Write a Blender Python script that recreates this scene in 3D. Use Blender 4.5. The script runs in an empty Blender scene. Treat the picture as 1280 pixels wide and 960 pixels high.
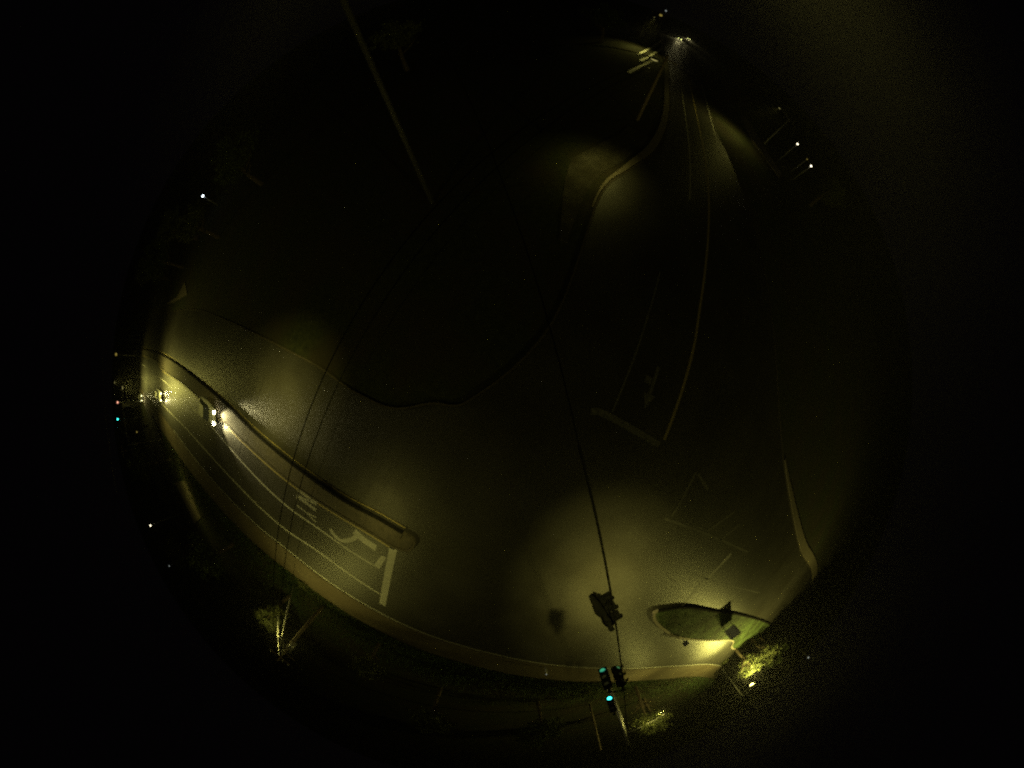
import bpy, bmesh, math, random
from mathutils import Vector, Matrix, noise
random.seed(7)
sc = bpy.context.scene
C = sc.collection
PI = math.pi

# ---------------------------------------------------------------- camera: a fisheye hung under a mast arm, looking straight down
H = 13.0            # camera height
RPX = 505.0         # pixels (of the 1280 px photograph) from the centre to the horizon
cd = bpy.data.cameras.new('camera'); cam = bpy.data.objects.new('camera', cd); C.objects.link(cam)
cam.location = (0, 0, H); cam.rotation_euler = (0, 0, 0)
cd.type = 'PANO'
cd.sensor_width = 36; cd.sensor_fit = 'HORIZONTAL'
cd.panorama_type = 'FISHEYE_LENS_POLYNOMIAL'
cd.fisheye_fov = math.radians(330)
cd.fisheye_polynomial_k0 = 0.0
cd.fisheye_polynomial_k1 = -(640/RPX*PI/2)/18.0
cd.fisheye_polynomial_k2 = 0.0; cd.fisheye_polynomial_k3 = 0.0; cd.fisheye_polynomial_k4 = 0.0
cd.clip_end = 3000; cd.clip_start = 0.02
sc.camera = cam

# ---------------------------------------------------------------- night sky, exposure
w = bpy.data.worlds.new('World'); sc.world = w; w.use_nodes = True
nt = w.node_tree; bg = nt.nodes['Background']
bg.inputs['Color'].default_value = (0.55, 0.42, 0.60, 1); bg.inputs['Strength'].default_value = 0.0011
sc.view_settings.view_transform = 'Standard'; sc.view_settings.look = 'None'
sc.view_settings.exposure = 0; sc.view_settings.gamma = 1
sc.render.engine = 'CYCLES'
sc.cycles.filter_width = 2.2
sc.cycles.use_denoising = False
sc.cycles.sample_clamp_indirect = 4
sc.cycles.max_bounces = 3
SODIUM = (1.0, 0.90, 0.19)
SODIUM_DEEP = (1.0, 0.70, 0.13)

# ---------------------------------------------------------------- helpers
def W(px, py, z=0.0, d=None):
    """where the ray through a photo pixel meets height z (or, given d, the point d metres out)"""
    x, y = px-640, 480-py; r = math.hypot(x, y); t = r/RPX*PI/2
    if d is None: d = (H-z)*math.tan(t); zz = z
    else: zz = H-d/math.tan(t)
    return Vector((x/r*d, y/r*d, zz))
def smooth(P, n=8):
    P = [Vector(p).to_3d() for p in P]
    if len(P) < 3: return [P[0].lerp(P[-1], k/n) for k in range(n+1)]
    Q = [2*P[0]-P[1]]+P+[2*P[-1]-P[-2]]; out = []
    for i in range(1, len(Q)-2):
        a, b, c, d = Q[i-1:i+3]
        for k in range(n):
            t = k/n
            out.append(.5*((2*b)+(c-a)*t+(2*a-5*b+4*c-d)*t*t+(3*b-a-3*c+d)*t**3))
    out.append(P[-1]); return out
def offset(P, s):
    out = []
    for i, p in enumerate(P):
        t = (P[min(i+1, len(P)-1)]-P[max(i-1, 0)]); t.z = 0; t.normalize()
        out.append(p+Vector((-t.y, t.x, 0))*s)
    return out
def build(name, bm, mat, parent=None, sm=False):
    me = bpy.data.meshes.new(name); bm.normal_update(); bm.to_mesh(me); bm.free()
    me.materials.append(mat)
    if sm:
        for p in me.polygons: p.use_smooth = True
    o = bpy.data.objects.new(name, me); C.objects.link(o)
    if parent is not None: o.parent = parent
    return o
def tag(o, label, cat, group=None):
    o['label'] = label; o['category'] = cat
    if group: o['group'] = group
    return o
def thing(name, label, cat, loc=(0, 0, 0), rz=0, group=None):
    o = bpy.data.objects.new(name, None); C.objects.link(o); o.location = loc; o.rotation_euler = (0, 0, rz)
    o.empty_display_size = .3
    return tag(o, label, cat, group)
def box(bm, c, s, rz=0, bev=0, M=None):
    r = bmesh.ops.create_cube(bm, size=1, matrix=Matrix.Translation(c) @ Matrix.Rotation(rz, 4, 'Z') @ Matrix.Diagonal((*s, 1)))
    if bev:
        ed = list({e for v in r['verts'] for e in v.link_edges})
        bmesh.ops.bevel(bm, geom=ed, offset=bev, segments=2, affect='EDGES')
def tube(bm, pts, rad, seg=10, cap=True):
    pts = [Vector(p) for p in pts]; rad = rad if isinstance(rad, (list, tuple)) else [rad]*len(pts)
    rings = []
    for i, p in enumerate(pts):
        t = (pts[min(i+1, len(pts)-1)]-pts[max(i-1, 0)]).normalized()
        a = Vector((0, 0, 1)) if abs(t.z) < .9 else Vector((1, 0, 0))
        u = t.cross(a).normalized(); v = t.cross(u)
        rings.append([bm.verts.new(p+(u*math.cos(2*PI*k/seg)+v*math.sin(2*PI*k/seg))*rad[i]) for k in range(seg)])
    for a, b in zip(rings, rings[1:]):
        for k in range(seg): bm.faces.new((a[k], a[(k+1) % seg], b[(k+1) % seg], b[k]))
    if cap: bm.faces.new(rings[0][::-1]); bm.faces.new(rings[-1])
def ribbon(bm, P, width, z):
    a = offset(P, width/2); b = offset(P, -width/2)
    va = [bm.verts.new((p.x, p.y, z)) for p in a]; vb = [bm.verts.new((p.x, p.y, z)) for p in b]
    for i in range(len(P)-1): bm.faces.new((vb[i], vb[i+1], va[i+1], va[i]))
def raised(bm, L, R_, z0, z1):
    """a solid strip between two side lines"""
    n = len(L)
    v = [[bm.verts.new((p.x, p.y, z)) for p in S] for S, z in ((L, z0), (L, z1), (R_, z1), (R_, z0))]
    for i in range(n-1):
        for a, b in ((0, 1), (1, 2), (2, 3)):
            bm.faces.new((v[a][i], v[b][i], v[b][i+1], v[a][i+1]))
    for i in (0, n-1): bm.faces.new([v[k][i] for k in range(4)])
    bmesh.ops.recalc_face_normals(bm, faces=bm.faces[:])
def slab(bm, P, z0, z1):
    v0 = [bm.verts.new((p[0], p[1], z0)) for p in P]; v1 = [bm.verts.new((p[0], p[1], z1)) for p in P]
    n = len(P)
    f = bm.faces.new(v1)
    for i in range(n): bm.faces.new((v0[i], v0[(i+1) % n], v1[(i+1) % n], v1[i]))
    bmesh.ops.recalc_face_normals(bm, faces=bm.faces[:])
def flat(bm, P, z):
    f = bm.faces.new([bm.verts.new((p[0], p[1], z)) for p in P])
    bmesh.ops.recalc_face_normals(bm, faces=[f])
    if f.normal.z < 0: f.normal_flip()
    if len(P) > 4: bmesh.ops.triangulate(bm, faces=[f])

# ---------------------------------------------------------------- materials
def mat(name, c1, c2=None, scale=5, rough=.7, metal=0, bump=0, bscale=None, detail=6, spec=.5, emit=None, estr=0, c3=None, s3=.3):
    m = bpy.data.materials.new(name); m.use_nodes = True; N = m.node_tree.nodes; Lk = m.node_tree.links
    b = N['Principled BSDF']; b.inputs['Roughness'].default_value = rough; b.inputs['Metallic'].default_value = metal
    b.inputs['Specular IOR Level'].default_value = spec
    b.inputs['Base Color'].default_value = (*c1, 1)
    if c2 or bump:
        g = N.new('ShaderNodeNewGeometry')
    if c2:
        n = N.new('ShaderNodeTexNoise'); n.inputs['Scale'].default_value = scale; n.inputs['Detail'].default_value = detail
        n.inputs['Roughness'].default_value = .65
        r = N.new('ShaderNodeValToRGB'); r.color_ramp.elements[0].position = .35; r.color_ramp.elements[1].position = .66
        r.color_ramp.elements[0].color = (*c1, 1); r.color_ramp.elements[1].color = (*c2, 1)
        Lk.new(g.outputs['Position'], n.inputs['Vector']); Lk.new(n.outputs['Fac'], r.inputs['Fac'])
        out = r.outputs['Color']
        if c3:
            n3 = N.new('ShaderNodeTexNoise'); n3.inputs['Scale'].default_value = s3; n3.inputs['Detail'].default_value = 5
            r3 = N.new('ShaderNodeValToRGB'); r3.color_ramp.elements[0].position = .42; r3.color_ramp.elements[1].position = .6
            mx = N.new('ShaderNodeMix'); mx.data_type = 'RGBA'
            Lk.new(g.outputs['Position'], n3.inputs['Vector']); Lk.new(n3.outputs['Fac'], r3.inputs['Fac'])
            Lk.new(r3.outputs['Color'], mx.inputs['Factor']); Lk.new(out, mx.inputs['A']); mx.inputs['B'].default_value = (*c3, 1)
            out = mx.outputs['Result']
        Lk.new(out, b.inputs['Base Color'])
    if bump:
        nb = N.new('ShaderNodeTexNoise'); nb.inputs['Scale'].default_value = bscale or scale; nb.inputs['Detail'].default_value = 4
        bp = N.new('ShaderNodeBump'); bp.inputs['Strength'].default_value = bump; bp.inputs['Distance'].default_value = .02
        Lk.new(g.outputs['Position'], nb.inputs['Vector']); Lk.new(nb.outputs['Fac'], bp.inputs['Height']); Lk.new(bp.outputs['Normal'], b.inputs['Normal'])
    if emit:
        b.inputs['Emission Color'].default_value = (*emit, 1); b.inputs['Emission Strength'].default_value = estr
    return m
M = {
 'asphalt': mat('asphalt', (.050, .047, .043), (.085, .080, .072), scale=9, rough=.5, bump=.5, bscale=30, c3=(.050, .046, .040), s3=.22),
 'worn': mat('nearly_worn_off_road_paint', (.075, .072, .064), (.24, .235, .21), scale=5, rough=.6),
 'patch': mat('dark_asphalt', (.030, .029, .028), (.045, .043, .04), scale=14, rough=.7, bump=.4, bscale=30),
 'white': mat('white_road_paint', (.30, .29, .27), (.72, .71, .67), scale=7, rough=.6, c3=(.45, .44, .41), s3=1.2),
 'yellow': mat('yellow_road_paint', (.30, .24, .11), (.58, .47, .20), scale=7, rough=.6),
 'concrete': mat('pale_concrete', (.20, .17, .13), (.32, .28, .22), scale=4, rough=.85, bump=.3, bscale=22),
 'kerb': mat('kerb_concrete', (.24, .21, .17), (.38, .34, .28), scale=5, rough=.85),
 'shoulder': mat('brown_shoulder_concrete', (.105, .085, .058), (.165, .132, .09), scale=3, rough=.9, bump=.4, bscale=14, c3=(.11, .085, .055), s3=.35),
 'gravel': mat('pale_gravel', (.055, .052, .042), (.12, .112, .09), scale=2.2, rough=.95, bump=.8, bscale=18, c3=(.05, .045, .03), s3=.5),
 'turf': mat('island_turf', (.06, .10, .035), (.11, .16, .055), scale=3, rough=.95, bump=.8, bscale=12, c3=(.035, .05, .015), s3=.5),
 'shade_black': mat('painted_shade_black', (.008, .008, .008), (.016, .015, .014), scale=6, rough=1, spec=.1),  # near-black colour standing in for shaded kerb faces and their shadow
 'median': mat('median_paving', (.07, .06, .045), (.12, .10, .075), scale=4, rough=.85, bump=.3, bscale=20),
 'ground': mat('grassy_earth', (.022, .030, .012), (.055, .062, .024), scale=2.4, rough=.95, bump=.8, bscale=9, c3=(.05, .042, .026), s3=.2),
 'grass': mat('grass_blade', (.05, .09, .03), (.08, .13, .045), scale=3, rough=.9),
 'leaf': mat('leaf', (.05, .065, .025), (.13, .14, .06), scale=1.1, rough=.75, spec=.3),
 'leafd': mat('dark_leaf', (.03, .05, .016), (.07, .09, .03), scale=1.1, rough=.8, spec=.3),
 'bark': mat('bark', (.06, .045, .03), (.12, .09, .065), scale=8, rough=.95, bump=.6, bscale=12),
 'wood': mat('weathered_pole_wood', (.14, .11, .08), (.24, .19, .14), scale=6, rough=.9, bump=.4, bscale=16),
 'steel': mat('galvanised_steel', (.34, .34, .34), (.46, .46, .45), scale=6, rough=.5, metal=.5),
 'dark': mat('dark_painted_metal', (.003, .003, .003), (.006, .006, .006), scale=9, rough=1, spec=0),
 'wire': mat('black_cable', (.004, .004, .004), rough=1, spec=0),
 'alu': mat('bare_aluminium_strand', (.4, .4, .4), rough=.4, metal=.6),
 'lens': mat('lamp_lens', (.7, .65, .4), rough=.3, emit=(1, .86, .35), estr=2.2),
 'lensdim': mat('dim_lamp_lens', (.7, .65, .4), rough=.3, emit=(1, .88, .30), estr=.28),
 'lwhite': mat('white_lamp_glass', (.8, .8, .8), rough=.3, emit=(.80, .92, 1), estr=6),
 'lwarm': mat('warm_lamp_glass', (.8, .8, .7), rough=.3, emit=(1, .90, .60), estr=4),
 'lred': mat('red_lamp_glass', (.5, .05, .03), rough=.3, emit=(1, .42, .28), estr=1.6),
 'lcyan': mat('lit_green_signal_glass', (.05, .5, .4), rough=.3, emit=(.04, .85, .75), estr=5),
 'lcyand': mat('dimmer_green_signal_glass', (.05, .4, .3), rough=.3, emit=(.06, .55, .36), estr=.45),
 'lcyanf': mat('faint_green_signal_glass', (.05, .3, .2), rough=.4, emit=(.20, .5, .30), estr=.16),
 'head': mat('headlight_glass', (.8, .8, .8), rough=.2, emit=(1, .92, .52), estr=60),
 'headdim': mat('dim_yellow_headlight_glass', (.8, .8, .7), rough=.2, emit=(.95, 1, .30), estr=9),
 'headmid': mat('soft_headlight_glass', (.8, .8, .7), rough=.2, emit=(1, .95, .42), estr=9),
 'car': mat('dark_grey_car_paint', (.03, .03, .034), rough=.25, metal=.3, spec=.6),
 'car2': mat('silver_car_paint', (.62, .62, .60), rough=.4, metal=.0, spec=.6),
 'glass': mat('tinted_window_glass', (.05, .055, .06), rough=.2, spec=.8),
 'rubber': mat('tyre_rubber', (.015, .015, .015), rough=.9),
 'sign': mat('sign_face', (.10, .10, .11), rough=.5),
 'signw': mat('white_sign_face', (.7, .7, .66), rough=.5),
}
def struct(o): o['kind'] = 'structure'; return o

# ---------------------------------------------------------------- ground and road (plan in metres; the camera hangs over 0, 0)
bm = bmesh.new()
NR = 40
rs = [0, 10, 20, 35, 55, 80, 120, 200, 400, 900]
rings = []
for r in rs[1:]: rings.append([bm.verts.new((r*math.cos(2*PI*k/64), r*math.sin(2*PI*k/64), -.02 if r < 100 else -.02)) for k in range(64)])
bm.faces.new(rings[0])
for a, b in zip(rings, rings[1:]):
    for k in range(64): bm.faces.new((a[k], b[k], b[(k+1) % 64], a[(k+1) % 64]))
struct(build('ground', bm, M['ground']))
V = Vector
S_EDGE = smooth([V((-150, 3, 0)), V((-100, -1.4, 0)), V((-70, -4.6, 0)), V((-52, -7.2, 0)), V((-36, -10.6, 0)), W(324, 660), W(363, 691), W(442, 748), W(527, 791), W(600, 814), W(677, 830), W(750, 836), W(797, 836), W(847, 833), V((34, -47, 0)), V((52, -68, 0)), V((80, -108, 0))], 6)
N_EDGE = smooth([V((-150, 24, 0)), V((-100, 18.2, 0)), V((-60, 12.5, 0)), V((-40, 9.3, 0)), W(290, 405), W(380, 450), W(440, 490), W(490, 512), W(540, 506), W(590, 501), V((2.2, 3.2, 0)), W(752, 245), W(790, 212), W(823, 186), W(837, 150), W(838, 112), W(836, 80), V((36, 78, 0)), V((56, 130, 0))], 6)
E_EDGE = smooth([V((66, 126, 0)), V((47, 80, 0)), V((37, 58, 0)), W(890, 150), W(910, 195), V((22.5, 14, 0)), V((21.5, 4, 0)), W(975, 530), W(985, 620), W(1000, 690), W(1015, 720), V((72, -54, 0)), V((105, -100, 0))], 6)
bm = bmesh.new()
poly = S_EDGE + E_EDGE[::-1] + N_EDGE[::-1]
flat(bm, poly, 0)
road = struct(build('road', bm, M['asphalt']))

def marking(name, P, width, m='white', label=None, z=.006, n=8):
    bm = bmesh.new(); ribbon(bm, smooth(P, n), width, z); o = build(name, bm, M[m], road)
    if label: o['label'] = label
    return o
# lane lines of the west arm
A = [V((-100, 5.4, 0)), V((-70, 1.9, 0)), W(214, 484), W(251, 520), W(279, 550), W(352, 627), W(400, 662), W(466, 706)]
B = [V((-100, 2.2, 0)), V((-60, -3.6, 0)), V((-42, -6, 0)), W(280, 588), W(352, 658), W(400, 691), W(476, 743)]
marking('lane_line', A, .19, label='solid white lane line beside the turn arrow lane')
marking('lane_line', B, .19, label='solid white line between through lane and shoulder lane')
marking('edge_line', offset(S_EDGE, .12)[18:-8], .15, label='thin pale edge line curving along the near road side', n=1)
marking('stop_line', [W(492, 684), W(478, 756)], .55, label='worn white stop line across the west arm')
# word marking ONLY and turn arrow, drawn in a lane frame
def lane_frame(px, py, ang):
    o = W(px, py); f = V((math.cos(ang), math.sin(ang), 0)); s = V((-f.y, f.x, 0))
    return lambda u, v: o+f*u+s*v
def poly_mark(name, polys, fr, mt='white', label=None, z=.006):
    bm = bmesh.new()
    for P in polys: flat(bm, [fr(*q) for q in P], z)
    o = build(name, bm, M[mt], road)
    if label: o['label'] = label
    return o
dirW = math.radians(-21)
fr = lane_frame(383, 629, dirW)
# letters read by a driver heading east: up of the letter = +u, left of the letter = +v
def stroke(a, b, w=.13):
    a, b = V((*a, 0)), V((*b, 0)); t = (b-a).normalized(); n = V((-t.y, t.x, 0))*w/2
    return [(p.x, p.y) for p in (a-n, b-n, b+n, a+n)]
Lh = 2.1; lw = .46
def letter(ch, v0):
    q = lambda x, y: ((y-.5)*Lh, v0-x*lw)
    S = {'O': [((0, 0), (0, 1)), ((0, 1), (1, 1)), ((1, 1), (1, 0)), ((1, 0), (0, 0))], 'N': [((0, 0), (0, 1)), ((0, 1), (1, 0)), ((1, 0), (1, 1))],
         'L': [((0, 1), (0, 0)), ((0, 0), (1, 0))], 'Y': [((0, 1), (.5, .5)), ((1, 1), (.5, .5)), ((.5, .5), (.5, 0))]}[ch]
    return [stroke(q(*a), q(*b), .12) for a, b in S]
for i, ch in enumerate('ONLY'):
    bm = bmesh.new()
    for j, P in enumerate(letter(ch, 1.18-i*.62)): flat(bm, [fr(*q) for q in P], .006+.0006*j)
    o = build('painted_letter', bm, M['white'], road); o['label'] = 'worn white letter %s painted in the turn lane' % ch
fr = lane_frame(448, 677, dirW)
arc = [(-1.9+1.75*math.sin(t), -.5+.0*t) for t in (0,)]
P = [(-2.2, -.35), (-.2, -.35)]
bm = bmesh.new(); sA = smooth([W(470, 685), W(455, 675), W(443, 664)], 4); ribbon(bm, sA, .62, .006)
sB = smooth([W(449, 668), W(440, 674), W(428, 676), W(419, 670), W(413, 661)], 5); ribbon(bm, sB, .34, .0075)
o = build('turn_arrow', bm, M['white'], road); o['label'] = 'white curved turn arrow painted behind the stop line'
# small triangular pale patch just behind the stop line
bm = bmesh.new(); flat(bm, [W(477, 694), W(483, 697), W(474, 711), W(467, 707)], .0065)
build('painted_chevron', bm, M['white'], road)['label'] = 'small pale triangular paint mark beside the stop line'
# north arm
marking('stop_line', [W(738, 514), W(757, 518), W(824, 556)], .38, 'worn', label='faint wide stop line across the north arm')
marking('lane_line', [W(765, 515), W(795, 440), W(825, 340)], .13, 'worn', label='faint lane line running up the north arm')
marking('centre_line', [W(830, 550), W(855, 480), W(868, 430), W(877, 370), W(886, 250), W(880, 190), W(870, 140), W(858, 90), V((42, 80, 0))], .2, 'yellow', label='double centre line running up the north arm')
marking('lane_line', [W(912, 222), W(893, 165), W(876, 105)], .22, 'white', label='faint outer lane line far up the north arm')
marking('lane_line', [W(862, 250), W(862, 190), W(856, 140), W(848, 90)], .16, 'white', label='pale lane line between the kerb and the centre line far up the north arm')
fr = lane_frame(815, 484, math.radians(-112))
poly_mark('turn_arrow', [[(-1.3, -.12), (.4, -.12), (.4, .12), (-1.3, .12)], [(.42, -.42), (1.3, 0), (.42, .42)], [(-.5, -.14), (-.5, -.6), (-.1, -.6), (-.1, -.14)]], fr, 'worn', label='faded arrow painted in the north arm lane')
# east arm
marking('lane_line', [W(831, 648), W(885, 668), W(935, 690)], .18, 'worn', label='white line across the mouth of the east arm')
marking('crosswalk_line', [W(870, 590), W(840, 645)], .22, 'worn', label='short faint bar north of the east arm line')
marking('crosswalk_line', [W(918, 640), W(883, 664)], .22, 'worn', label='short faint bar east of the first crosswalk bar')
marking('crosswalk_line', [W(872, 592), W(885, 612)], .2, 'worn')
marking('crosswalk_line', [W(925, 655), W(900, 675)], .2, 'worn')
marking('stop_line', [W(852, 758), W(876, 731), W(914, 692)], .42, 'white', label='white diagonal stop line north of the grass island')
marking('lane_line', [W(860, 714), W(885, 724), W(950, 741)], .12, 'worn', label='thin lane line crossing the diagonal stop line')
marking('dash_line', [W(785, 819), W(806, 819)], .12, 'worn', label='short white dash near the signal pole')
# ---------------------------------------------------------------- shoulders, kerbs, median, island
bm = bmesh.new(); raised(bm, S_EDGE, offset(S_EDGE, -3.2), -.1, .07); o = struct(build('shoulder', bm, M['shoulder']))
def kerb(name, P, wd, h, m='kerb'):
    bm = bmesh.new(); raised(bm, offset(P, wd/2), offset(P, -wd/2), -.05, h); return struct(build(name, bm, M[m]))
kerb('kerb', offset(N_EDGE, .08), .12, .03, 'median')
kerb('kerb', offset(E_EDGE, .08), .12, .03, 'median')
# pavements behind the kerbs
i0 = [i for i, p in enumerate(N_EDGE) if p.y > 9.5 and p.x > 0][0]
def taper(P, a, b, n=14):      # outer side line that leaves the kerb gradually
    A_, B_ = offset(P, a), offset(P, b); return [x.lerp(y, min(1, (i+1)/n)) for i, (x, y) in enumerate(zip(A_, B_))]
bm = bmesh.new(); raised(bm, offset(N_EDGE[i0:], .22), taper(N_EDGE[i0:], .25, .95), -.05, .07); struct(build('pavement', bm, M['concrete']))
ig = [i for i, p in enumerate(N_EDGE) if p.y > 7 and p.x > 0][0]; G_ = N_EDGE[ig:ig+17]
bm = bmesh.new(); raised(bm, offset(G_, 1.0), taper(G_, 1.1, 3.4, 6), -.05, .02); struct(build('gravel_apron', bm, M['gravel']))
i1 = [i for i, p in enumerate(E_EDGE) if p.y < -6][0]
bm = bmesh.new(); raised(bm, offset(E_EDGE[i1:], .22), taper(E_EDGE[i1:], .25, 1.9, 12), -.05, .09); struct(build('pavement', bm, M['concrete']))
bm = bmesh.new(); raised(bm, [W(925, 146), W(940, 178), W(962, 206), W(974, 222)], [W(932, 145), W(950, 176), W(968, 205), W(978, 219)], -.05, .1); struct(build('path', bm, M['concrete']))
# west median: kerb ring with paving inside, yellow line on its near side
Dl = [V((-100, 9.6, 0)), V((-70, 6.3, 0)), W(214, 449), W(242, 469), W(279, 500), W(319, 539), W(374, 584), W(427, 621), W(472, 645), W(505, 664)]
El = [V((-100, 8.0, 0)), V((-70, 4.7, 0)), W(204, 462), W(232, 482), W(268, 515), W(306, 552), W(360, 599), W(414, 636), W(458, 662), W(494, 684)]
Dn = smooth(Dl, 8); En = smooth(El, 8)
nose = smooth([Dn[-1], W(517, 671), W(520, 680), W(511, 688), En[-1]], 6)
med = thing('median_strip', 'long paved median with far kerb blackened as shade and rounded nose on the west arm', 'median')
med['kind'] = 'structure'; del med['category']
outl = Dn+nose[1:-1]+En[::-1]
bm = bmesh.new(); raised(bm, offset(Dn, .05), offset(Dn, -.12), -.05, .22); build('shade_painted_kerb', bm, M['shade_black'], med)  # shade along the median's far face, put in as black colour
o2 = (nose+En[::-1][1:]); bm = bmesh.new(); raised(bm, o2, offset(o2, -.15), -.05, .20); build('kerb', bm, M['median'], med)
ins = offset(outl, -.2)
bm = bmesh.new(); raised(bm, offset(Dn, -.2), offset(En, .2), -.05, .16); build('paving', bm, M['median'], med)
bm = bmesh.new(); slab(bm, [p for p in [Dn[-1]+V((0, -.2, 0))]+offset(nose, -.2)[1:-1]+[En[-1]+V((0, .2, 0))]], -.05, .155); build('paving_nose', bm, M['median'], med)
marking('edge_line', offset(En, -.28), .12, 'yellow', label='yellow line along the near side of the median', n=1)
marking('edge_line', offset(Dn, .3), .07, 'yellow', label='yellow line along the far side of the median', n=1)
# east island, grass inside a pale kerb
IN = smooth([W(822, 761), W(860, 757), W(896, 763), W(925, 767), W(958, 777), V((60, -55, 0))], 8)
IS = smooth([W(824, 784), W(845, 796), W(880, 800), W(914, 801), V((36, -43, 0)), V((58, -60, 0))], 8)
inose = smooth([IS[0], W(816, 775), W(815, 766), IN[0]], 6)
isl = thing('grass_island', 'long island of short grass with pale kerb and rounded nose on the east arm', 'island')
isl['kind'] = 'structure'; del isl['category']
outl = IS[::-1]+inose[1:-1]+IN
o2 = IS[::-1]+inose[1:]
bm = bmesh.new(); raised(bm, o2, offset(o2, -.28), -.05, .24); build('kerb', bm, M['kerb'], isl)
bm = bmesh.new(); raised(bm, IN, offset(IN, -.22), -.05, .25); build('shade_painted_kerb', bm, M['shade_black'], isl)  # island's north kerb coloured black for the shade on it
bm = bmesh.new(); raised(bm, offset(IN, -.2), offset(IS, .2), -.05, .17); build('turf', bm, M['turf'], isl)
bm = bmesh.new(); slab(bm, [IS[0]+V((.15, .15, 0))]+offset(inose, -.2)[1:-1]+[IN[0]+V((.1, -.2, 0))], -.05, .165); build('turf', bm, M['turf'], isl)

# grass: island and verge tufts
def tufts(name, pts, hmin, hmax):
    bm = bmesh.new()
    for p in pts:
        a = random.uniform(0, PI); h = random.uniform(hmin, hmax); wd = random.uniform(.02, .05)
        u = V((math.cos(a), math.sin(a), 0))*wd; l = V((random.gauss(0, .35), random.gauss(0, .35), 0))*h
        bm.faces.new([bm.verts.new(q) for q in (p-u, p+u, p+l+V((0, 0, h)))])
    o = build(name, bm, M['grass']); o['kind'] = 'stuff'; return o
pts = []
for _ in range(7000):
    i = random.randrange(len(IN)-1); t = random.random(); j = min(int(i*len(IS)/len(IN)), len(IS)-1)
    rr_ = random.random(); a = IN[i].lerp(IN[i+1], rr_); f_ = (i+rr_)/(len(IN)-1)*(len(IS)-1); j = min(int(f_), len(IS)-2); b = IS[j].lerp(IS[j+1], f_-j)
    q = a.lerp(b, .06+.88*t); q.z = .15; pts.append(q)
tufts('island_grass', pts, .04, .11)['label'] = 'short grass growing on the east island'
pts = []
sh = offset(S_EDGE, -3.3)
for _ in range(26000):
    i = random.randrange(14, len(sh)-8); p = sh[i].lerp(sh[i+1], random.random()); n = (sh[i]-S_EDGE[i]).normalized()
    q = p+n*abs(random.gauss(0, 3.5)); q.z = -.03; pts.append(q)
tufts('verge_grass', pts, .15, .5)['label'] = 'rough grass growing along the outer road verge'

# concrete aprons seen as pale slivers
def apron(P, label):
    bm = bmesh.new(); slab(bm, [W(*q) for q in P], -.05, .05); o = build('driveway_apron', bm, M['concrete']); o['label'] = label; return struct(o)
apron([(219, 603), (231, 601), (241, 622), (251, 647), (243, 655), (232, 630)], 'pale driveway apron beyond the west arm shoulder')
apron([(204, 382), (222, 371), (231, 352), (234, 368), (218, 377)], 'pale forked driveway apron north of the west arm')
apron([(181, 580), (214, 573), (215, 576), (183, 583)], 'thin pale path west of the driveway apron')

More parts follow.
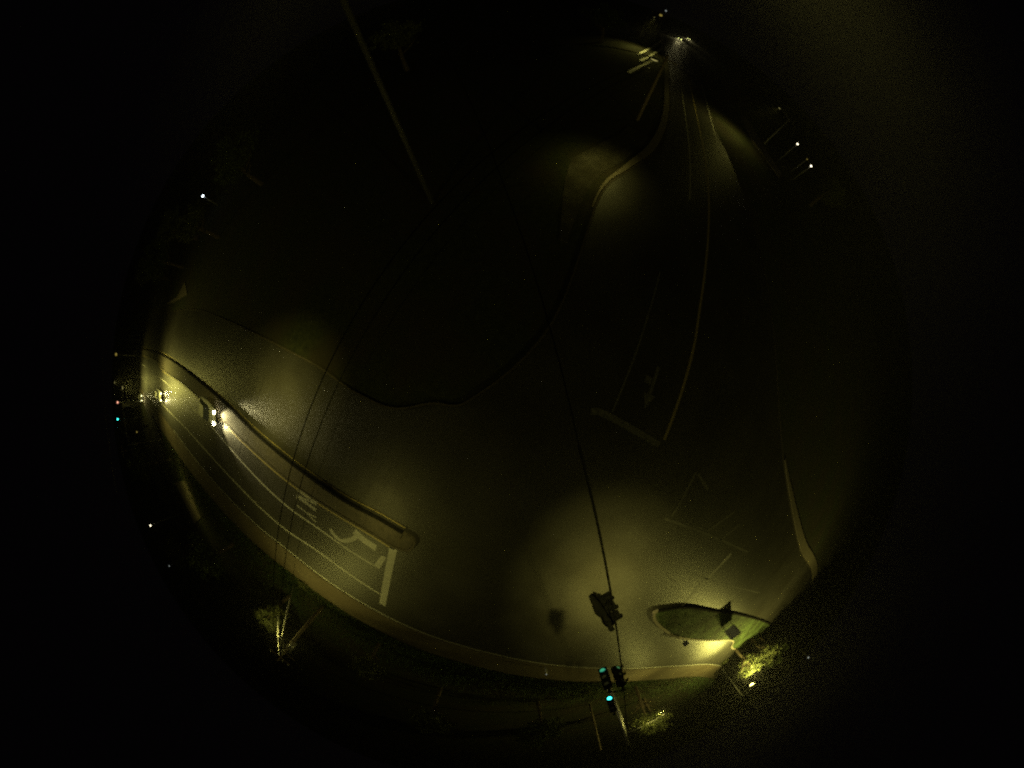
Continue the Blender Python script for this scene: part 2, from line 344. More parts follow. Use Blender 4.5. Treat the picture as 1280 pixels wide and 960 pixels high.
# ---------------------------------------------------------------- lamps
def spot(parent, loc, target, watts, cone, blend=1.0, color=SODIUM, size=.15, soft=False):
    if soft:      # three nested cones: bright middle, long soft skirt
        for f, k in ((.50, .42), (.32, .68), (.18, 1.0)): spot(parent, loc, target, watts*f, cone*k, blend, color, size)
        return
    l = bpy.data.lights.new('lamp_light', 'SPOT'); l.energy = watts; l.spot_size = math.radians(cone); l.spot_blend = blend
    l.color = color; l.shadow_soft_size = size
    o = bpy.data.objects.new('lamp_light', l); C.objects.link(o)
    if parent: o.parent = parent
    o.location = loc
    d = (V(target)-V(loc)); o.rotation_euler = d.to_track_quat('-Z', 'Y').to_euler(); return o
def street_lamp(base, hd, z, watts, cone, label, tgt=None, lens='lensdim', pole_mat='steel', color=SODIUM, headscale=1.0, blend=1.0, group='street lamps along the roads'):
    """base: foot of the pole, hd: lamp head over the road, z: its height"""
    base = V(base).to_3d(); hd = V(hd).to_3d(); t = thing('street_lamp', label, 'street lamp', (base.x, base.y, 0), 0, group)
    L = V((hd.x-base.x, hd.y-base.y, 0)); u = L.normalized(); s = V((-u.y, u.x, 0))
    bm = bmesh.new(); tube(bm, [(0, 0, -.05), (0, 0, .5), (0, 0, z-.4)], [.14, .12, .07], 12); box(bm, (0, 0, .1), (.4, .4, .3), 0, .02)
    build('pole', bm, M[pole_mat], t, True)
    bm = bmesh.new(); tube(bm, [V((0, 0, z-.9))]+[L*k+V((0, 0, z-.9+.9*math.sin(k*PI/2))) for k in (.15, .35, .6, .85, 1)], [.055]*3+[.045]*3, 8)
    build('arm', bm, M[pole_mat], t, True)
    bm = bmesh.new(); hs = headscale
    Rm = Matrix.Translation(L+V((0, 0, z)))@Matrix.Rotation(math.atan2(u.y, u.x), 4, 'Z')@Matrix.Scale(hs, 4)
    prof = [(-.12, .06, .05), (.0, .12, .09), (.2, .17, .12), (.45, .18, .12), (.62, .11, .07), (.68, .03, .03)]
    rr = []
    for x, wy, hz in prof:
        rr.append([bm.verts.new(Rm@V((x, wy*math.cos(a), max(hz*math.sin(a), -.02)))) for a in [2*PI*k/12 for k in range(12)]])
    for a, b in zip(rr, rr[1:]):
        for k in range(12): bm.faces.new((a[k], a[(k+1) % 12], b[(k+1) % 12], b[k]))
    bm.faces.new(rr[0][::-1]); bm.faces.new(rr[-1]); bmesh.ops.recalc_face_normals(bm, faces=bm.faces[:])
    hdo = build('lamp_head', bm, M[pole_mat], t, True)
    bm = bmesh.new(); bmesh.ops.create_uvsphere(bm, u_segments=14, v_segments=8, radius=1, matrix=Rm@Matrix.Translation((.33, 0, -.045))@Matrix.Diagonal((.24, .14, .11, 1)))
    build('lamp_lens', bm, M[lens], hdo, True).visible_shadow = True
    lp = L+u*.33*hs+V((0, 0, z-.22*hs))
    tg = (V(tgt)-V((base.x, base.y, 0))) if tgt else lp-V((0, 0, 1))
    spot(t, lp, tg, watts, cone, blend, color, soft=True)
    return t
K = 1.0
# west arm: broad pool round (-18,-1)
westl = street_lamp((-66, -10.5, 0), (-62, -1, 0), 9.6, 11000*K, 150, 'street lamp over the near lanes farther along the west arm', tgt=(-55, 0, 0), lens='lensdim', headscale=1.3)
spot(westl, (4, 9.5, 9.2), (17, -6, 0), 5000, 34, soft=True)
street_lamp((-104, -6, 0), (-101, 0, 0), 10.5, 4500*K, 150, 'farthest street lamp at the west end of the west arm', tgt=(-94, 1, 0), lens='lensdim', headscale=1.3)

def point(parent, loc, watts, color=SODIUM, size=.12):
    l = bpy.data.lights.new('lamp_glow', 'POINT'); l.energy = watts; l.color = color; l.shadow_soft_size = size
    o = bpy.data.objects.new('lamp_glow', l); C.objects.link(o); o.parent = parent; o.location = loc; return o
# the tall pole beside the camera carries added, unseen flood lamps throwing the pools
TP = V((-5.1, 11.6, 0)); TIP = V((1.1, 8.3, 19.0))
t = thing('lamp_pole', 'tall dim pole rising in the dark upper left', 'lamp pole', TP)
bm = bmesh.new(); tube(bm, [(0, 0, -.05), (0, 0, 6), (0, 0, 19.0)], [.16, .13, .10], 14); build('pole', bm, M['patch'], t, True)
bm = bmesh.new(); q = TIP-TP; tube(bm, [(0, 0, 18.7), (q.x*.5, q.y*.5, 19.4), (q.x, q.y, 19.3)], [.1, .08, .06], 10); build('arm', bm, M['steel'], t, True)
ADDED_FLOODS = ((W(757, 742), 78000, 31, (0, 0)), (W(342, 512), 40000, 31, (-.5, .3)), (W(480, 640), 13000, 20, (-.3, -.3)), (W(520, 705), 2600, 46, (-.2, .5)), (W(256, 516), 26000, 20, (.3, .4)))  # last two added as fill for the lanes and glow round the car
for tg, en, cone, (ox, oy) in ADDED_FLOODS:
    c = q+V((ox, oy, -.15)); aim = (tg-TP-c).normalized()
    bm = bmesh.new(); tube(bm, [c-aim*.02, c+aim*.12, c+aim*.3], [.08, .16, .2], 12); hh = build('lamp_head', bm, M['steel'], t)  # added housing round each flood light, out of view
    bm = bmesh.new(); tube(bm, [c+aim*.305, c+aim*.32], [.17, .16], 12); build('lamp_lens', bm, M['lensdim'], hh)
    spot(t, c+aim*.36, tg-TP, en*K, cone, 1.0, size=.32, soft=True)

# ---------------------------------------------------------------- utility pole with cables, left foreground
pb = W(405, 756); top = 8.1
t = thing('utility_pole', 'leaning-looking wooden utility pole on the verge below the west arm', 'utility pole', (pb.x, pb.y, 0))
bm = bmesh.new(); tube(bm, [(0, 0, -.1), (0, 0, 4), (0, 0, top+.5)], [.18, .16, .12], 12); build('pole', bm, M['wood'], t, True)
ang = math.atan2(.84, .54)
for zz in (top, top-.7):
    bm = bmesh.new(); box(bm, (.0, 0, zz), (.1, 2.0, .12), ang, .01); build('crossarm', bm, M['wood'], t)
for s in (-.85, -.35, .35, .85):
    bm = bmesh.new(); c, n = math.cos(ang+PI/2)*s, math.sin(ang+PI/2)*s
    tube(bm, [(c, n, top+.06), (c, n, top+.22)], [.05, .03], 8); build('insulator', bm, M['steel'], t)
bm = bmesh.new(); tube(bm, [(0, 0, top-2.0), (-2.6, .6, top-1.9), (-2.6, .6, top-2.1)], [.04, .03, .12], 8); build('lamp_bracket', bm, M['dark'], t, True)
bm = bmesh.new(); tube(bm, [(.32, .1, top-2.2), (.32, .1, top-1.3)], .22, 12); build('transformer', bm, M['steel'], t, True)
p2 = V((12.0, 25.3, 0))
t2 = thing('utility_pole', 'wooden utility pole on the dark corner left of the north arm', 'utility pole', p2)
bm = bmesh.new(); tube(bm, [(0, 0, -.1), (0, 0, 4), (0, 0, top+.5)], [.18, .16, .12], 12); build('pole', bm, M['wood'], t2, True)
bm = bmesh.new(); box(bm, (0, 0, top), (.1, 2.0, .12), ang, .01); build('crossarm', bm, M['wood'], t2)
def cable(a, b, sag, r, m='wire', n=28, seg=6):
    bm = bmesh.new(); a = V(a); b = V(b)
    tube(bm, [a.lerp(b, k/n)-V((0, 0, sag*4*(k/n)*(1-k/n))) for k in range(n+1)], r, seg); return build('overhead_cable', bm, M[m])
sv = V((math.cos(ang+PI/2), math.sin(ang+PI/2), 0))
names = ['leftmost dark cable crossing the west arm from the utility pole', 'second dark cable crossing the west arm beside the leftmost one', 'thin third cable just right of the dark pair']
for s, r, lb in ((.2, .016, names[0]), (-.3, .014, names[1]), (-.75, .007, names[2])):
    tag(cable(pb+sv*s+V((0, 0, top+.22)), p2+sv*s+V((0, 0, top+.22)), .25, r), lb, 'cable', 'cables strung between the utility poles')
# the west going bare strands, bright where the lamp catches them
pw = V((-75, -13, 0))
t3 = thing('utility_pole', 'far wooden utility pole at the left edge of the verge', 'utility pole', pw)
bm = bmesh.new(); tube(bm, [(0, 0, -.1), (0, 0, 11)], [.2, .13], 10); build('pole', bm, M['wood'], t3, True)
bm = bmesh.new(); box(bm, (0, 0, 10.4), (.1, 2.2, .12), .2, .01); build('crossarm', bm, M['wood'], t3)
def pix_cable(P, r, lb, m='alu', grp=None):
    bm = bmesh.new(); tube(bm, [W(x, y, d=dd) for x, y, dd in P], r, 6); return tag(build('overhead_cable', bm, M[m]), lb, 'cable', grp)
pt = pb+V((0, 0, top+.1))
for gx, gy, lb in ((349, 742, 'bright guy wire left of the utility pole'), (368, 728, 'paler guy wire between the bright one and the utility pole')):
    g = W(gx, gy); bm = bmesh.new(); tube(bm, [pt, g], .035, 6); gw = tag(build('guy_wire', bm, M['alu']), lb, 'guy wire')
    bm = bmesh.new(); tube(bm, [pt.lerp(g, .25), pt.lerp(g, .75)], .075, 8); build('guard', bm, M['signw'], gw)
# faint long cables crossing the far pool
pix_cable([(322, 470, 16), (316, 490, 16), (307, 530, 16.5), (299, 570, 17.5)], .012, 'hair thin cable crossing the bright far pool', 'wire')
pix_cable([(332, 465, 16), (325, 490, 16), (314, 530, 16.5), (304, 572, 17.5)], .010, 'second hair thin cable crossing the bright far pool', 'wire')
pix_cable([(128, 440, 90), (131, 500, 82), (137, 560, 76), (146, 615, 72)], .05, 'faint pale cable curving at the far left horizon', 'alu')

# lamp on the utility pole lights pole, strands and verge
spot(t, (.9, 1.2, top-.25), (2.5, 11.5, 0), 1700*K, 140, 1.0)
point(t, (-2.6, .6, top-2.2), 200)
bm = bmesh.new(); tube(bm, [(0, 0, top-.6), (.5, .7, top-.2), (.9, 1.2, top-.1)], .035, 8); arm = build('lamp_arm', bm, M['steel'], t, True)
bm = bmesh.new(); tube(bm, [(.9, 1.2, top-.05), (.9, 1.2, top-.12), (.9, 1.2, top-.2)], [.05, .16, .2], 12); build('lamp_shade', bm, M['steel'], t, True)

# ---------------------------------------------------------------- signals on a span wire
WZ = 9.3
def wire_at(d):   # the wire leaves pole top at plan distance 34.6 and passes just beside the camera
    a = V((1.0, -.9, WZ)); b = V((10.6, -32.9, WZ)); L_ = (b-a).length
    return a.lerp(b, d/L_)
sp = V((10.6, -32.9, 0))
t = thing('signal_pole', 'steel signal pole on the shoulder beside the two green lights', 'pole', sp)
bm = bmesh.new(); tube(bm, [(0, 0, -.1), (0, 0, .5), (0, 0, 5), (0, 0, WZ+.3)], [.2, .16, .14, .11], 14); build('pole', bm, M['steel'], t, True)
bm = bmesh.new(); box(bm, (0, 0, .15), (.55, .55, .3), .3, .03); build('base', bm, M['kerb'], t)
bm = bmesh.new(); box(bm, (-.3, .12, 1.6), (.35, .4, .6), .3, .03); build('control_box', bm, M['steel'], t)
a0 = V((10.6, -32.9, WZ)); b0 = V((1.0, -.9, WZ)); far = b0+(b0-a0).normalized()*8+V((-1.2, 0, 0))
tag(cable(a0, b0, 0.05, .024, 'wire', 24), 'thick dark span wire carrying the hanging traffic lights', 'cable')
tag(cable(b0, V((-3.0, 14.6, WZ+.6)), .1, .010, 'wire', 12), 'dark continuation of the span wire into the unlit corner', 'cable')
def signal(loc, rz, label, lit=None, w5=False, plate=True, scale=1.0, lens='lcyan', hang=.35):
    t = thing('traffic_light', label, 'traffic light', loc, rz, 'traffic lights hanging on the span wire')
    # local: +x faces the driver, hangs downward from z = 0
    bm = bmesh.new(); tube(bm, [(0, 0, .03), (0, 0, -hang)], .03, 8); box(bm, (0, 0, 0), (.12, .14, .1), 0, .01); build('hanger', bm, M['dark'], t)
    z0 = -hang
    bm = bmesh.new()
    for k in range(3): box(bm, (0, 0, z0-.18-.36*k), (.22, .34, .345), 0, .025)
    build('housing', bm, M['dark'], t)
    if w5:
        bm = bmesh.new(); box(bm, (.0, .36, z0-.36), (.22, .33, .34), 0, .025); box(bm, (0, .36, z0-.72), (.22, .33, .34), 0, .025)
        box(bm, (0, .17, z0-.54), (.05, .5, .1)); build('side_housing', bm, M['dark'], t)
    if plate:
        bm = bmesh.new(); box(bm, (-.02, .0, z0-.54), (.012, .52, 1.26)); build('backplate', bm, M['dark'], t)
    for k in range(3):
        z = z0-.18-.36*k
        bm = bmesh.new(); tube(bm, [(.11, 0, z), (.128, 0, z)], [.115, .11], 16)
        on = lit == k
        build('lens', bm, M[lens] if on else M['glass'], t)
        bm = bmesh.new()   # visor: open half tube
        n = 12; ra = []
        for x, r in ((.11, .16), (.36, .155)):
            ra.append([bm.verts.new((x, r*math.cos(q), z+r*math.sin(q))) for q in [math.radians(-20+220*i/n) for i in range(n+1)]])
        for i in range(n): bm.faces.new((ra[0][i], ra[0][i+1], ra[1][i+1], ra[1][i]))
        bmesh.ops.solidify(bm, geom=bm.faces[:], thickness=.006)
        build('visor', bm, M['dark'], t)
    return t
wd = math.atan2(-32, 9.6)
q = W(764, 786, WZ); signal(q, wd+1.9, 'black traffic light silhouetted against the pale pool, five sections', None, True, hang=.15)
def hang_at(px, py, hang):     # so that the bottom lens stands at the given sight line
    p = W(px, py, WZ-hang-.9); return V((p.x+.03, p.y-.12, WZ))
signal(hang_at(754, 838, .15), wd+PI+.1, 'traffic light with dim green lens above the shoulder, left of the wire', 2, False, False, lens='lcyand', hang=.15)
signal(hang_at(770, 836, .2), wd+PI-.5, 'traffic light with barely visible green lens right of the wire', 2, False, False, lens='lcyanf', hang=.2)
signal(hang_at(762, 873, .15), wd+PI, 'traffic light with the brightest cyan green lens near the signal pole', 2, False, False, lens='lcyan', hang=.15)
bm = bmesh.new(); q0 = hang_at(754, 838, .15); q1 = hang_at(770, 836, .2); tube(bm, [q0+V((0, 0, .04)), q1+V((0, 0, .04))], .03, 6); tag(build('span_bracket', bm, M['dark']), 'short dark bracket joining the two dim green traffic lights', 'bracket')
# second shorter pole to the left of it
q = W(737, 880)
t = thing('wooden_post', 'dim wooden pole left of the signal pole', 'pole', q)
bm = bmesh.new(); hgt = H-math.hypot(q.x, q.y)/math.tan(471/RPX*PI/2); tube(bm, [(0, 0, -.1), (0, 0, hgt)], [.17, .12], 10); build('pole', bm, M['wood'], t, True)
# lamp arm among leaves right of the signal pole
bm = bmesh.new()
t = thing('street_lamp', 'street lamp on a thin arm inside the lit foliage by the signal pole', 'street lamp', (12.3, -37.5, 0), 0, 'street lamps along the roads')
bm = bmesh.new(); tube(bm, [(0, 0, -.1), (0, 0, 7.5)], [.13, .08], 10); build('pole', bm, M['steel'], t, True)
e = W(829, 893, d=40)-V((12.3, -37.5, 0)); EZ = e.z
bm = bmesh.new(); tube(bm, [(0, 0, 7.3), (e.x*.4, e.y*.4, EZ+.55), (e.x, e.y, EZ+.1)], .05, 8); build('arm', bm, M['steel'], t, True)
bm = bmesh.new(); tube(bm, [(e.x, e.y, EZ+.2), (e.x, e.y, EZ+.12), (e.x, e.y, EZ)], [.05, .2, .24], 12); hh = build('lamp_shade', bm, M['steel'], t, True)
bm = bmesh.new(); tube(bm, [(e.x, e.y, EZ), (e.x, e.y, EZ-.08)], [.16, .1], 12); build('lamp_lens', bm, M['lensdim'], hh)
spot(t, (e.x, e.y, EZ-.15), (e.x-10, e.y+12, 0), 1300, 150, 1.0)
point(t, (e.x-1.6, e.y+1.5, EZ+.6), 330)
t_lampP = t

# east lamp over the road south of the island
hd = W(939, 858, d=56)
eastl = street_lamp((39.5, -53.5, 0), (hd.x, hd.y, 0), hd.z, 20000*K, 76, 'street lamp over the bright strip south of the grass island', tgt=(27.5, -36.0, 0), lens='lens', headscale=2.6)
pl = W(941, 842, d=53.0); point(eastl, pl-V((39.5, -53.5, 0)), 6500)
spot(eastl, (hd.x-39.5, hd.y+53.5, hd.z-.6), (46-39.5, -31+53.5, 0), 3000, 56, soft=True)
# north arm lamps
street_lamp((2.5, 19.5, 0), (8.0, 19.0, 0), 9.0, 1300*K, 66, 'weak street lamp over the corner kerb of the north arm', tgt=(5.8, 15.0, 0), color=SODIUM, pole_mat='shade_black')
street_lamp((34, 92, 0), (31, 80, 0), 9.5, 5500*K, 60, 'street lamp over the parking strips at the far north', tgt=(25, 66, 0))
street_lamp((43, 41, 0), (37, 38, 0), 9.0, 2200*K, 100, 'weak street lamp over the pale path right of the north arm', tgt=(29, 35, 0))
# parking kerbs at far north
for P, lb in (([(797, 69), (812, 61), (826, 51)], 'uppermost lit concrete parking kerb at the far north'), ([(800, 77), (814, 70), (828, 60)], 'middle lit concrete parking kerb at the far north'), ([(786, 91), (800, 84), (814, 77)], 'lowest lit concrete parking kerb at the far north')):
    bm = bmesh.new(); Q = smooth([W(*q) for q in P], 6); raised(bm, offset(Q, .25), offset(Q, -.25), -.05, .25)
    tag(build('parking_kerb', bm, M['signw']), lb, 'parking kerb', 'concrete kerbs of the far parking lot')
# signs on the island and verge
def signpost(loc, rz, wd_, h0, h1, m, label, posts=2):
    t = thing('road_sign', label, 'road sign', loc, rz)
    for s in ((-.35, .35) if posts == 2 else (0,)):
        bm = bmesh.new(); tube(bm, [(s*wd_, 0, -.1), (s*wd_, 0, h1-.05)], .045, 8); build('post', bm, M['steel'], t)
    bm = bmesh.new(); box(bm, (0, -.06, (h0+h1)/2), (wd_, .03, h1-h0), 0, .01); build('panel', bm, M[m], t)
    return t
g = W(908, 781); g.z = .15; signpost(g, math.atan2(g.y, g.x)+PI/2-.3, 1.6, .5, 2.4, 'signw', 'large pale sign board standing on the grass island')
g = W(852, 797); g.z = .15; signpost(g, math.atan2(g.y, g.x)+PI/2, .6, .5, 1.2, 'sign', 'small dark sign at the near edge of the grass island', 1)
g = W(157, 485); signpost(V((-78, 2.5, 0)) if False else V((-84, -4.5, 0)), PI/2, .7, 3.0, 8.6, 'signw', 'tall narrow pale sign at the far west end of the road', 1)

# ---------------------------------------------------------------- vehicles
def car(loc, rz, label, paint='car', lens='head', energy=60):
    t = thing('car', label, 'car', loc, rz, 'cars driving in towards the junction')
    secs = [(-2.25, .55, .34, .72), (-2.1, .80, .28, .92), (-1.3, .88, .24, .98), (0, .90, .22, .96), (1.1, .89, .22, .93), (1.85, .84, .25, .80), (2.2, .66, .30, .66), (2.27, .5, .38, .55)]
    bm = bmesh.new(); rr = []
    for x, hw, z0, z1 in secs:
        rr.append([bm.verts.new((x, y, z)) for y, z in ((-hw*.9, z0), (-hw, (z0+z1)/2), (-hw*.93, z1-.06), (-hw*.75, z1), (0, z1+.02), (hw*.75, z1), (hw*.93, z1-.06), (hw, (z0+z1)/2), (hw*.9, z0))])
    for a, b in zip(rr, rr[1:]):
        for k in range(9): bm.faces.new((a[k], b[k], b[(k+1) % 9], a[(k+1) % 9]))
    bm.faces.new(rr[0][::-1]); bm.faces.new(rr[-1]); bmesh.ops.recalc_face_normals(bm, faces=bm.faces[:])
    build('body', bm, M[paint], t, True)
    bm = bmesh.new(); cs = [(-1.75, .72, .95), (-1.05, .64, 1.36), (0, .62, 1.43), (.55, .62, 1.38), (1.25, .74, .93)]
    vv = [[bm.verts.new((x, s*w_, z)) for s in (-1, 1)]+[bm.verts.new((x, s*(w_ if z < 1 else .78), .93)) for s in (1, -1)] for x, w_, z in cs]
    for a, b in zip(vv, vv[1:]):
        for k in range(4): bm.faces.new((a[k], b[k], b[(k+1) % 4], a[(k+1) % 4]))
    bm.faces.new(vv[0][::-1]); bm.faces.new(vv[-1]); bmesh.ops.recalc_face_normals(bm, faces=bm.faces[:])
    build('windows', bm, M['glass'], t)
    bm = bmesh.new(); box(bm, (-.25, 0, 1.41), (1.35, 1.18, .05), 0, .02); build('roof', bm, M[paint], t)
    for x in (-1.35, 1.38):
        for s in (-1, 1):
            bm = bmesh.new(); tube(bm, [(x, s*.72, .32), (x, s*.74, .32), (x, s*.90, .32), (x, s*.92, .32)], [.28, .32, .32, .28], 20)
            wl = build('wheel', bm, M['rubber'], t)
            bm = bmesh.new(); tube(bm, [(x, s*.915, .32), (x, s*.93, .32)], [.19, .17], 12); build('rim', bm, M['steel'], wl)
    for s in (-1, 1):
        bm = bmesh.new(); box(bm, (2.19, s*.60, .66), (.14, .30, .16), s*-.25, .04); build('headlight', bm, M[lens], t)
        bm = bmesh.new(); box(bm, (-2.16, s*.62, .76), (.12, .28, .14), 0, .03); build('tail_light', bm, M['glass'], t)
        spot(t, (2.4, s*.6, .62), (12, s*.9, -.1), energy, 62, 1.0, (1, .88, .40), .08)
    bm = bmesh.new(); box(bm, (2.25, 0, .42), (.06, .9, .16), 0, .02); build('grille', bm, M['dark'], t)
    return t
p = W(268, 524, .65); hdg = math.radians(-17)
car((p.x-2.2*math.cos(hdg)-.1, p.y-2.2*math.sin(hdg)+.1, 0), hdg, 'silver car with glaring headlights approaching in the inner west lane', 'car2', energy=2600)
p = W(201, 494, .65); hdg = math.radians(-8)
car((p.x-2, p.y, 0), hdg, 'second car with headlights on, farther back on the west arm', 'car2', 'headmid', energy=300)
p = W(177, 497, .65); hdg = math.radians(-4)
car((p.x-2, p.y, 0), hdg, 'third and farthest car on the west arm, headlights on', 'car2', 'headmid', energy=200)
p = W(850, 48, .65); hdg = math.atan2(-p.y, -p.x)+.0
car((p.x, p.y, 0), hdg, 'left one of two far cars with headlights at the north end', 'car2', 'headdim', energy=900)
p = W(861, 48, .65)
car((p.x, p.y, 0), hdg, 'right one of two far cars with headlights at the north end', 'car2', 'headdim', energy=900)

# ---------------------------------------------------------------- distant point lights
def post_lamp(px, py, d, size, glass, label):
    p = W(px, py, d=d); t = thing('lamp_post', label, 'lamp post', (p.x, p.y, 0), 0, 'distant lamps round the horizon')
    bm = bmesh.new(); tube(bm, [(0, 0, -.1), (0, 0, p.z-size*.9)], [.1, .06], 8); build('post', bm, M['steel'], t, True)
    bm = bmesh.new(); bmesh.ops.create_uvsphere(bm, u_segments=12, v_segments=8, radius=size, matrix=Matrix.Translation((0, 0, p.z))); build('lamp_globe', bm, M[glass], t, True)
    bm = bmesh.new(); tube(bm, [(0, 0, p.z+size*.85), (0, 0, p.z+size*1.25)], [size*.6, size*.2], 10); build('cap', bm, M['dark'], t)
M['lgrey'] = mat('pale_lamp_glass', (.5, .5, .5), rough=.4, emit=(.8, .9, .85), estr=.35)
M['lamber'] = mat('amber_lamp_glass', (.6, .5, .2), rough=.4, emit=(1, .75, .15), estr=.22)
for a in ((253.5, 245, 55, .20, 'lwhite', 'bright white lamp alone in the dark upper left'),
          (997, 180, 60, .17, 'lwarm', 'upper of the three lamps at the upper right'),
          (1009, 199, 62, .11, 'lamber', 'dimmest lamp between the two bright upper right lamps'),
          (1014, 207.5, 58, .18, 'lwarm', 'lower bright lamp of the three at the upper right'),
          (832.5, 13.5, 120, .28, 'lgrey', 'small pale lamp at the very top of the view'),
          (826, 19, 115, .5, 'lamber', 'dull amber lamp just below the topmost lamp'),
          (147, 503, 95, .28, 'lred', 'reddish lamp above the cyan one at the far left'),
          (147, 524, 95, .24, 'lcyan', 'cyan lamp below the reddish one at the far left'),
          (145, 443, 100, .38, 'lamber', 'amber lamp at the far left horizon above the road'),
          (171, 540, 70, .16, 'lamber', 'tiny amber lamp beside the trees at the west end'),
          (188, 657, 70, .16, 'lwarm', 'small warm lamp in the dark left of the utility pole'),
          (211.5, 707.5, 70, .12, 'lgrey', 'faintest pale lamp in the dark lower left'),
          (1010.5, 822, 90, .22, 'lgrey', 'small bluish lamp in the dark lower right'),
          (683, 843, 26, .05, 'lgrey', 'tiny pale marker lamp on the shoulder left of the signal pole')):
    post_lamp(*a)

# ---------------------------------------------------------------- trees
def crown_mesh(seed, R_, hz, n_cl, per, leafs):
    rd = random.Random(seed); bm = bmesh.new()
    for c in range(n_cl):
        while True:
            v = V((rd.uniform(-1, 1), rd.uniform(-1, 1), rd.uniform(-1, 1)))
            if .25 < v.length < 1: break
        k = .75+.4*noise.noise(v*1.7+V((seed, 0, 0)))
        c0 = V((v.x*R_*k, v.y*R_*k, v.z*hz*k)); cr = rd.uniform(.35, .8)*R_*.32
        for _ in range(per):
            d = V((rd.gauss(0, 1), rd.gauss(0, 1), rd.gauss(0, .7)))*cr*.6; p = c0+d
            a = V((rd.gauss(0, 1), rd.gauss(0, 1), rd.gauss(0, .6))).normalized(); b = a.cross(V((rd.gauss(0, 1), rd.gauss(0, 1), rd.gauss(0, 1)))).normalized()
            s = rd.uniform(.6, 1.3)*leafs
            bm.faces.new([bm.verts.new(q) for q in (p-a*s, p-b*s*.5, p+a*s, p+b*s*.5)])
    me = bpy.data.meshes.new('crown'); bm.to_mesh(me); bm.free(); return me
CR = [crown_mesh(11, 2.4, 1.9, 60, 60, .13), crown_mesh(23, 2.8, 2.3, 70, 60, .14), crown_mesh(37, 2.0, 2.4, 55, 60, .12)]
for i, me in enumerate(CR): me.materials.append(M['leaf' if i != 1 else 'leafd'])
def trunk_mesh(seed):
    rd = random.Random(seed); bm = bmesh.new()
    tube(bm, [(0, 0, -.2), (rd.gauss(0, .08), rd.gauss(0, .08), 1.6), (rd.gauss(0, .15), rd.gauss(0, .15), 3.2), (rd.gauss(0, .2), rd.gauss(0, .2), 4.6)], [.24, .18, .13, .05], 9)
    for k in range(7):
        a = rd.uniform(0, 2*PI); z = rd.uniform(1.8, 3.4); r = rd.uniform(1, 1.9)
        tube(bm, [(0, 0, z), (math.cos(a)*r*.5, math.sin(a)*r*.5, z+.5), (math.cos(a)*r, math.sin(a)*r, z+rd.uniform(.8, 1.6))], [.08, .05, .015], 6)
    me = bpy.data.meshes.new('trunk'); bm.to_mesh(me); bm.free(); me.materials.append(M['bark']); return me
TR = [trunk_mesh(s) for s in (3, 5, 8)]
def tree(x, y, s, k, label, rz=0, name='broadleaf_tree', cat='tree', low=0, ch=4.4):
    t = thing(name, label, cat, (x, y, -.05), rz, 'trees round the junction' if cat == 'tree' else 'shrubs on the verge')
    t.scale = (s, s, s)
    if cat == 'tree':
        o = bpy.data.objects.new('trunk', TR[k]); C.objects.link(o); o.parent = t
    c = bpy.data.objects.new('crown' if cat == 'tree' else 'foliage', CR[k]); C.objects.link(c); c.parent = t; c.location = (0, 0, ch if cat == 'tree' else low)
    if cat != 'tree': c.scale = (1, 1, .6)
    return t
q = W(813, 905, d=41.5)
tree(q.x, q.y, 1.15, 0, 'leafy tree lit beside the lamp arm near the signal pole', .4, ch=q.z/1.1-.3)
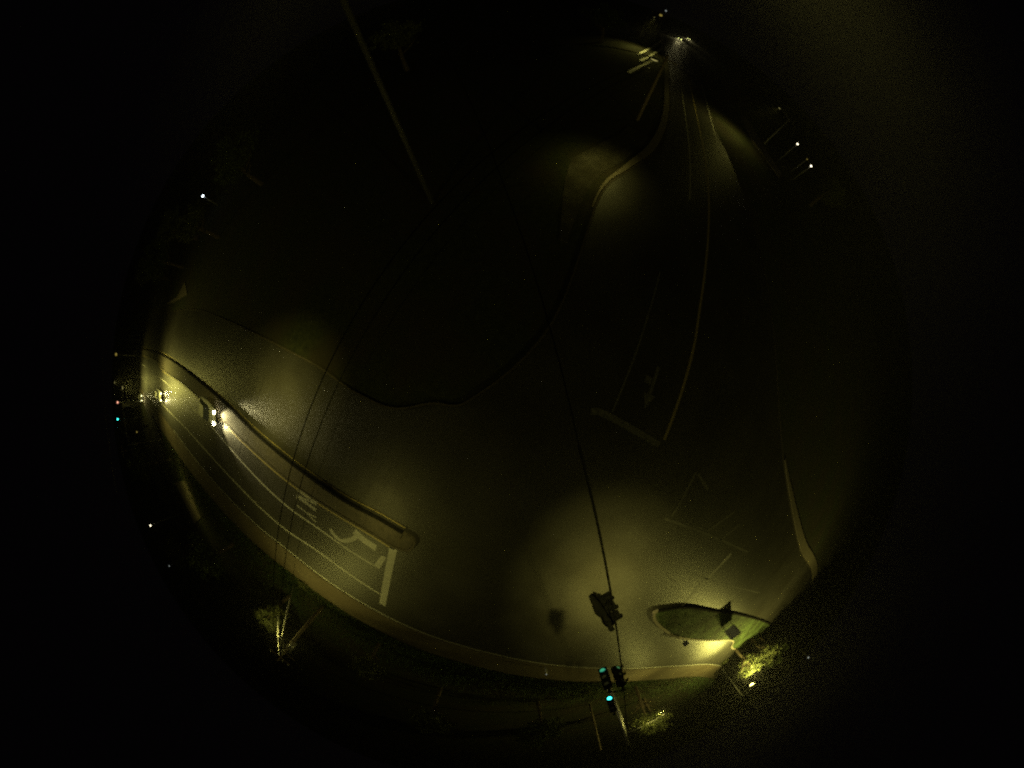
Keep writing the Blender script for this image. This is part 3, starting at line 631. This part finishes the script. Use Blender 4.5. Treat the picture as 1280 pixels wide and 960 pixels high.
for a in ((36.4, -43.2, 1.25, 2, 'tree with brightly lit leaves under the east street lamp', 1.0),
          (40.5, -43.0, 1.3, 0, 'tree right of the east street lamp, dim leaves', 2.0),
          (46, -47, 1.3, 1, 'dark tree at the far end of the grass island', 2.5),
          (-23.5, -22.5, 1.0, 2, 'dark tree left of the near utility pole', .3),
          (-12.5, -24.5, .8, 0, 'small tree between the utility pole and the shoulder', 1.4),
          (-34, -19.5, 1.15, 1, 'tree on the verge left of the utility pole', 2.0),
          (-58, -29, 1.4, 0, 'tree behind the driveway apron beyond the shoulder', .7),
          (-68, -15, 1.5, 1, 'dark tree at the foot of the western street lamp', 1.7),
          (-88, -10, 1.7, 2, 'farthest tree on the near side of the west arm', 2.7),
          (3, -37.5, 1.1, 1, 'dark tree left of the wooden pole behind the shoulder', 2.2),
          (20, -48, 1.3, 2, 'tree behind the shoulder right of the lit foliage', .2),
          (-8, -34, 1.2, 0, 'dark tree behind the middle of the shoulder', .9),
          (-38, 19, 1.3, 0, 'low crowned tree on the far verge of the west arm', 1.1),
          (-56, 20, 1.5, 1, 'tree between the far verge and the forked apron', .2),
          (-72, 22, 1.7, 2, 'far verge tree opposite the western street lamp', 1.9),
          (-30, 24, 1.4, 1, 'dark tree in the unlit corner left of the tall pole', .5),
          (-52, 24, 1.6, 2, 'dark tree behind the forked driveway apron', 1.5),
          (-14, 42, 1.6, 0, 'dark tree far behind the tall dim pole', 2.5),
          (16, 62, 1.5, 1, 'dark tree left of the far parking kerbs', 3.0),
          (50, 30, 1.5, 2, 'dark tree right of the pale path by the north arm', 1.0)):
    tree(*a[:4], a[4], a[5])
for i, (x, y, s, k, lb) in enumerate(((-19.5, -18.8, .34, 0, 'low shrub left of the foot of the utility pole'), (-14.2, -22.4, .36, 1, 'low shrub right of the foot of the utility pole'),
        (-10.5, -23.6, .3, 2, 'shrub behind the shoulder, second right of the utility pole'), (-25.6, -17.4, .38, 2, 'shrub at the edge of the shoulder left of the utility pole'),
        (8.6, -35.6, .32, 0, 'low shrub at the foot of the signal pole'), (36.5, -47.6, .42, 0, 'lit shrub at the foot of the east street lamp'),
        (39.5, -44.6, .4, 2, 'pale lit shrub near the end of the grass island'))):
    tree(x, y, s, k, lb, i*.9, 'shrub', 'shrub', .7)

# ---------------------------------------------------------------- added thin haze, standing in for lens bloom round the lamps
bm = bmesh.new(); box(bm, (0, 0, 9.5), (420, 420, 22)); hz = bpy.data.meshes.new('haze'); bm.to_mesh(hz); bm.free()
ho = bpy.data.objects.new('haze', hz); C.objects.link(ho); ho['kind'] = 'stuff'; ho['label'] = 'thin added haze standing in for lens glow round the lamps'
hm = bpy.data.materials.new('haze'); hm.use_nodes = True; N = hm.node_tree.nodes; N.remove(N['Principled BSDF'])
v = N.new('ShaderNodeVolumePrincipled'); v.inputs['Color'].default_value = (.9, .9, .9, 1); v.inputs['Density'].default_value = .0003; v.inputs['Anisotropy'].default_value = .5
hm.node_tree.links.new(v.outputs['Volume'], N['Material Output'].inputs['Volume']); hz.materials.append(hm)
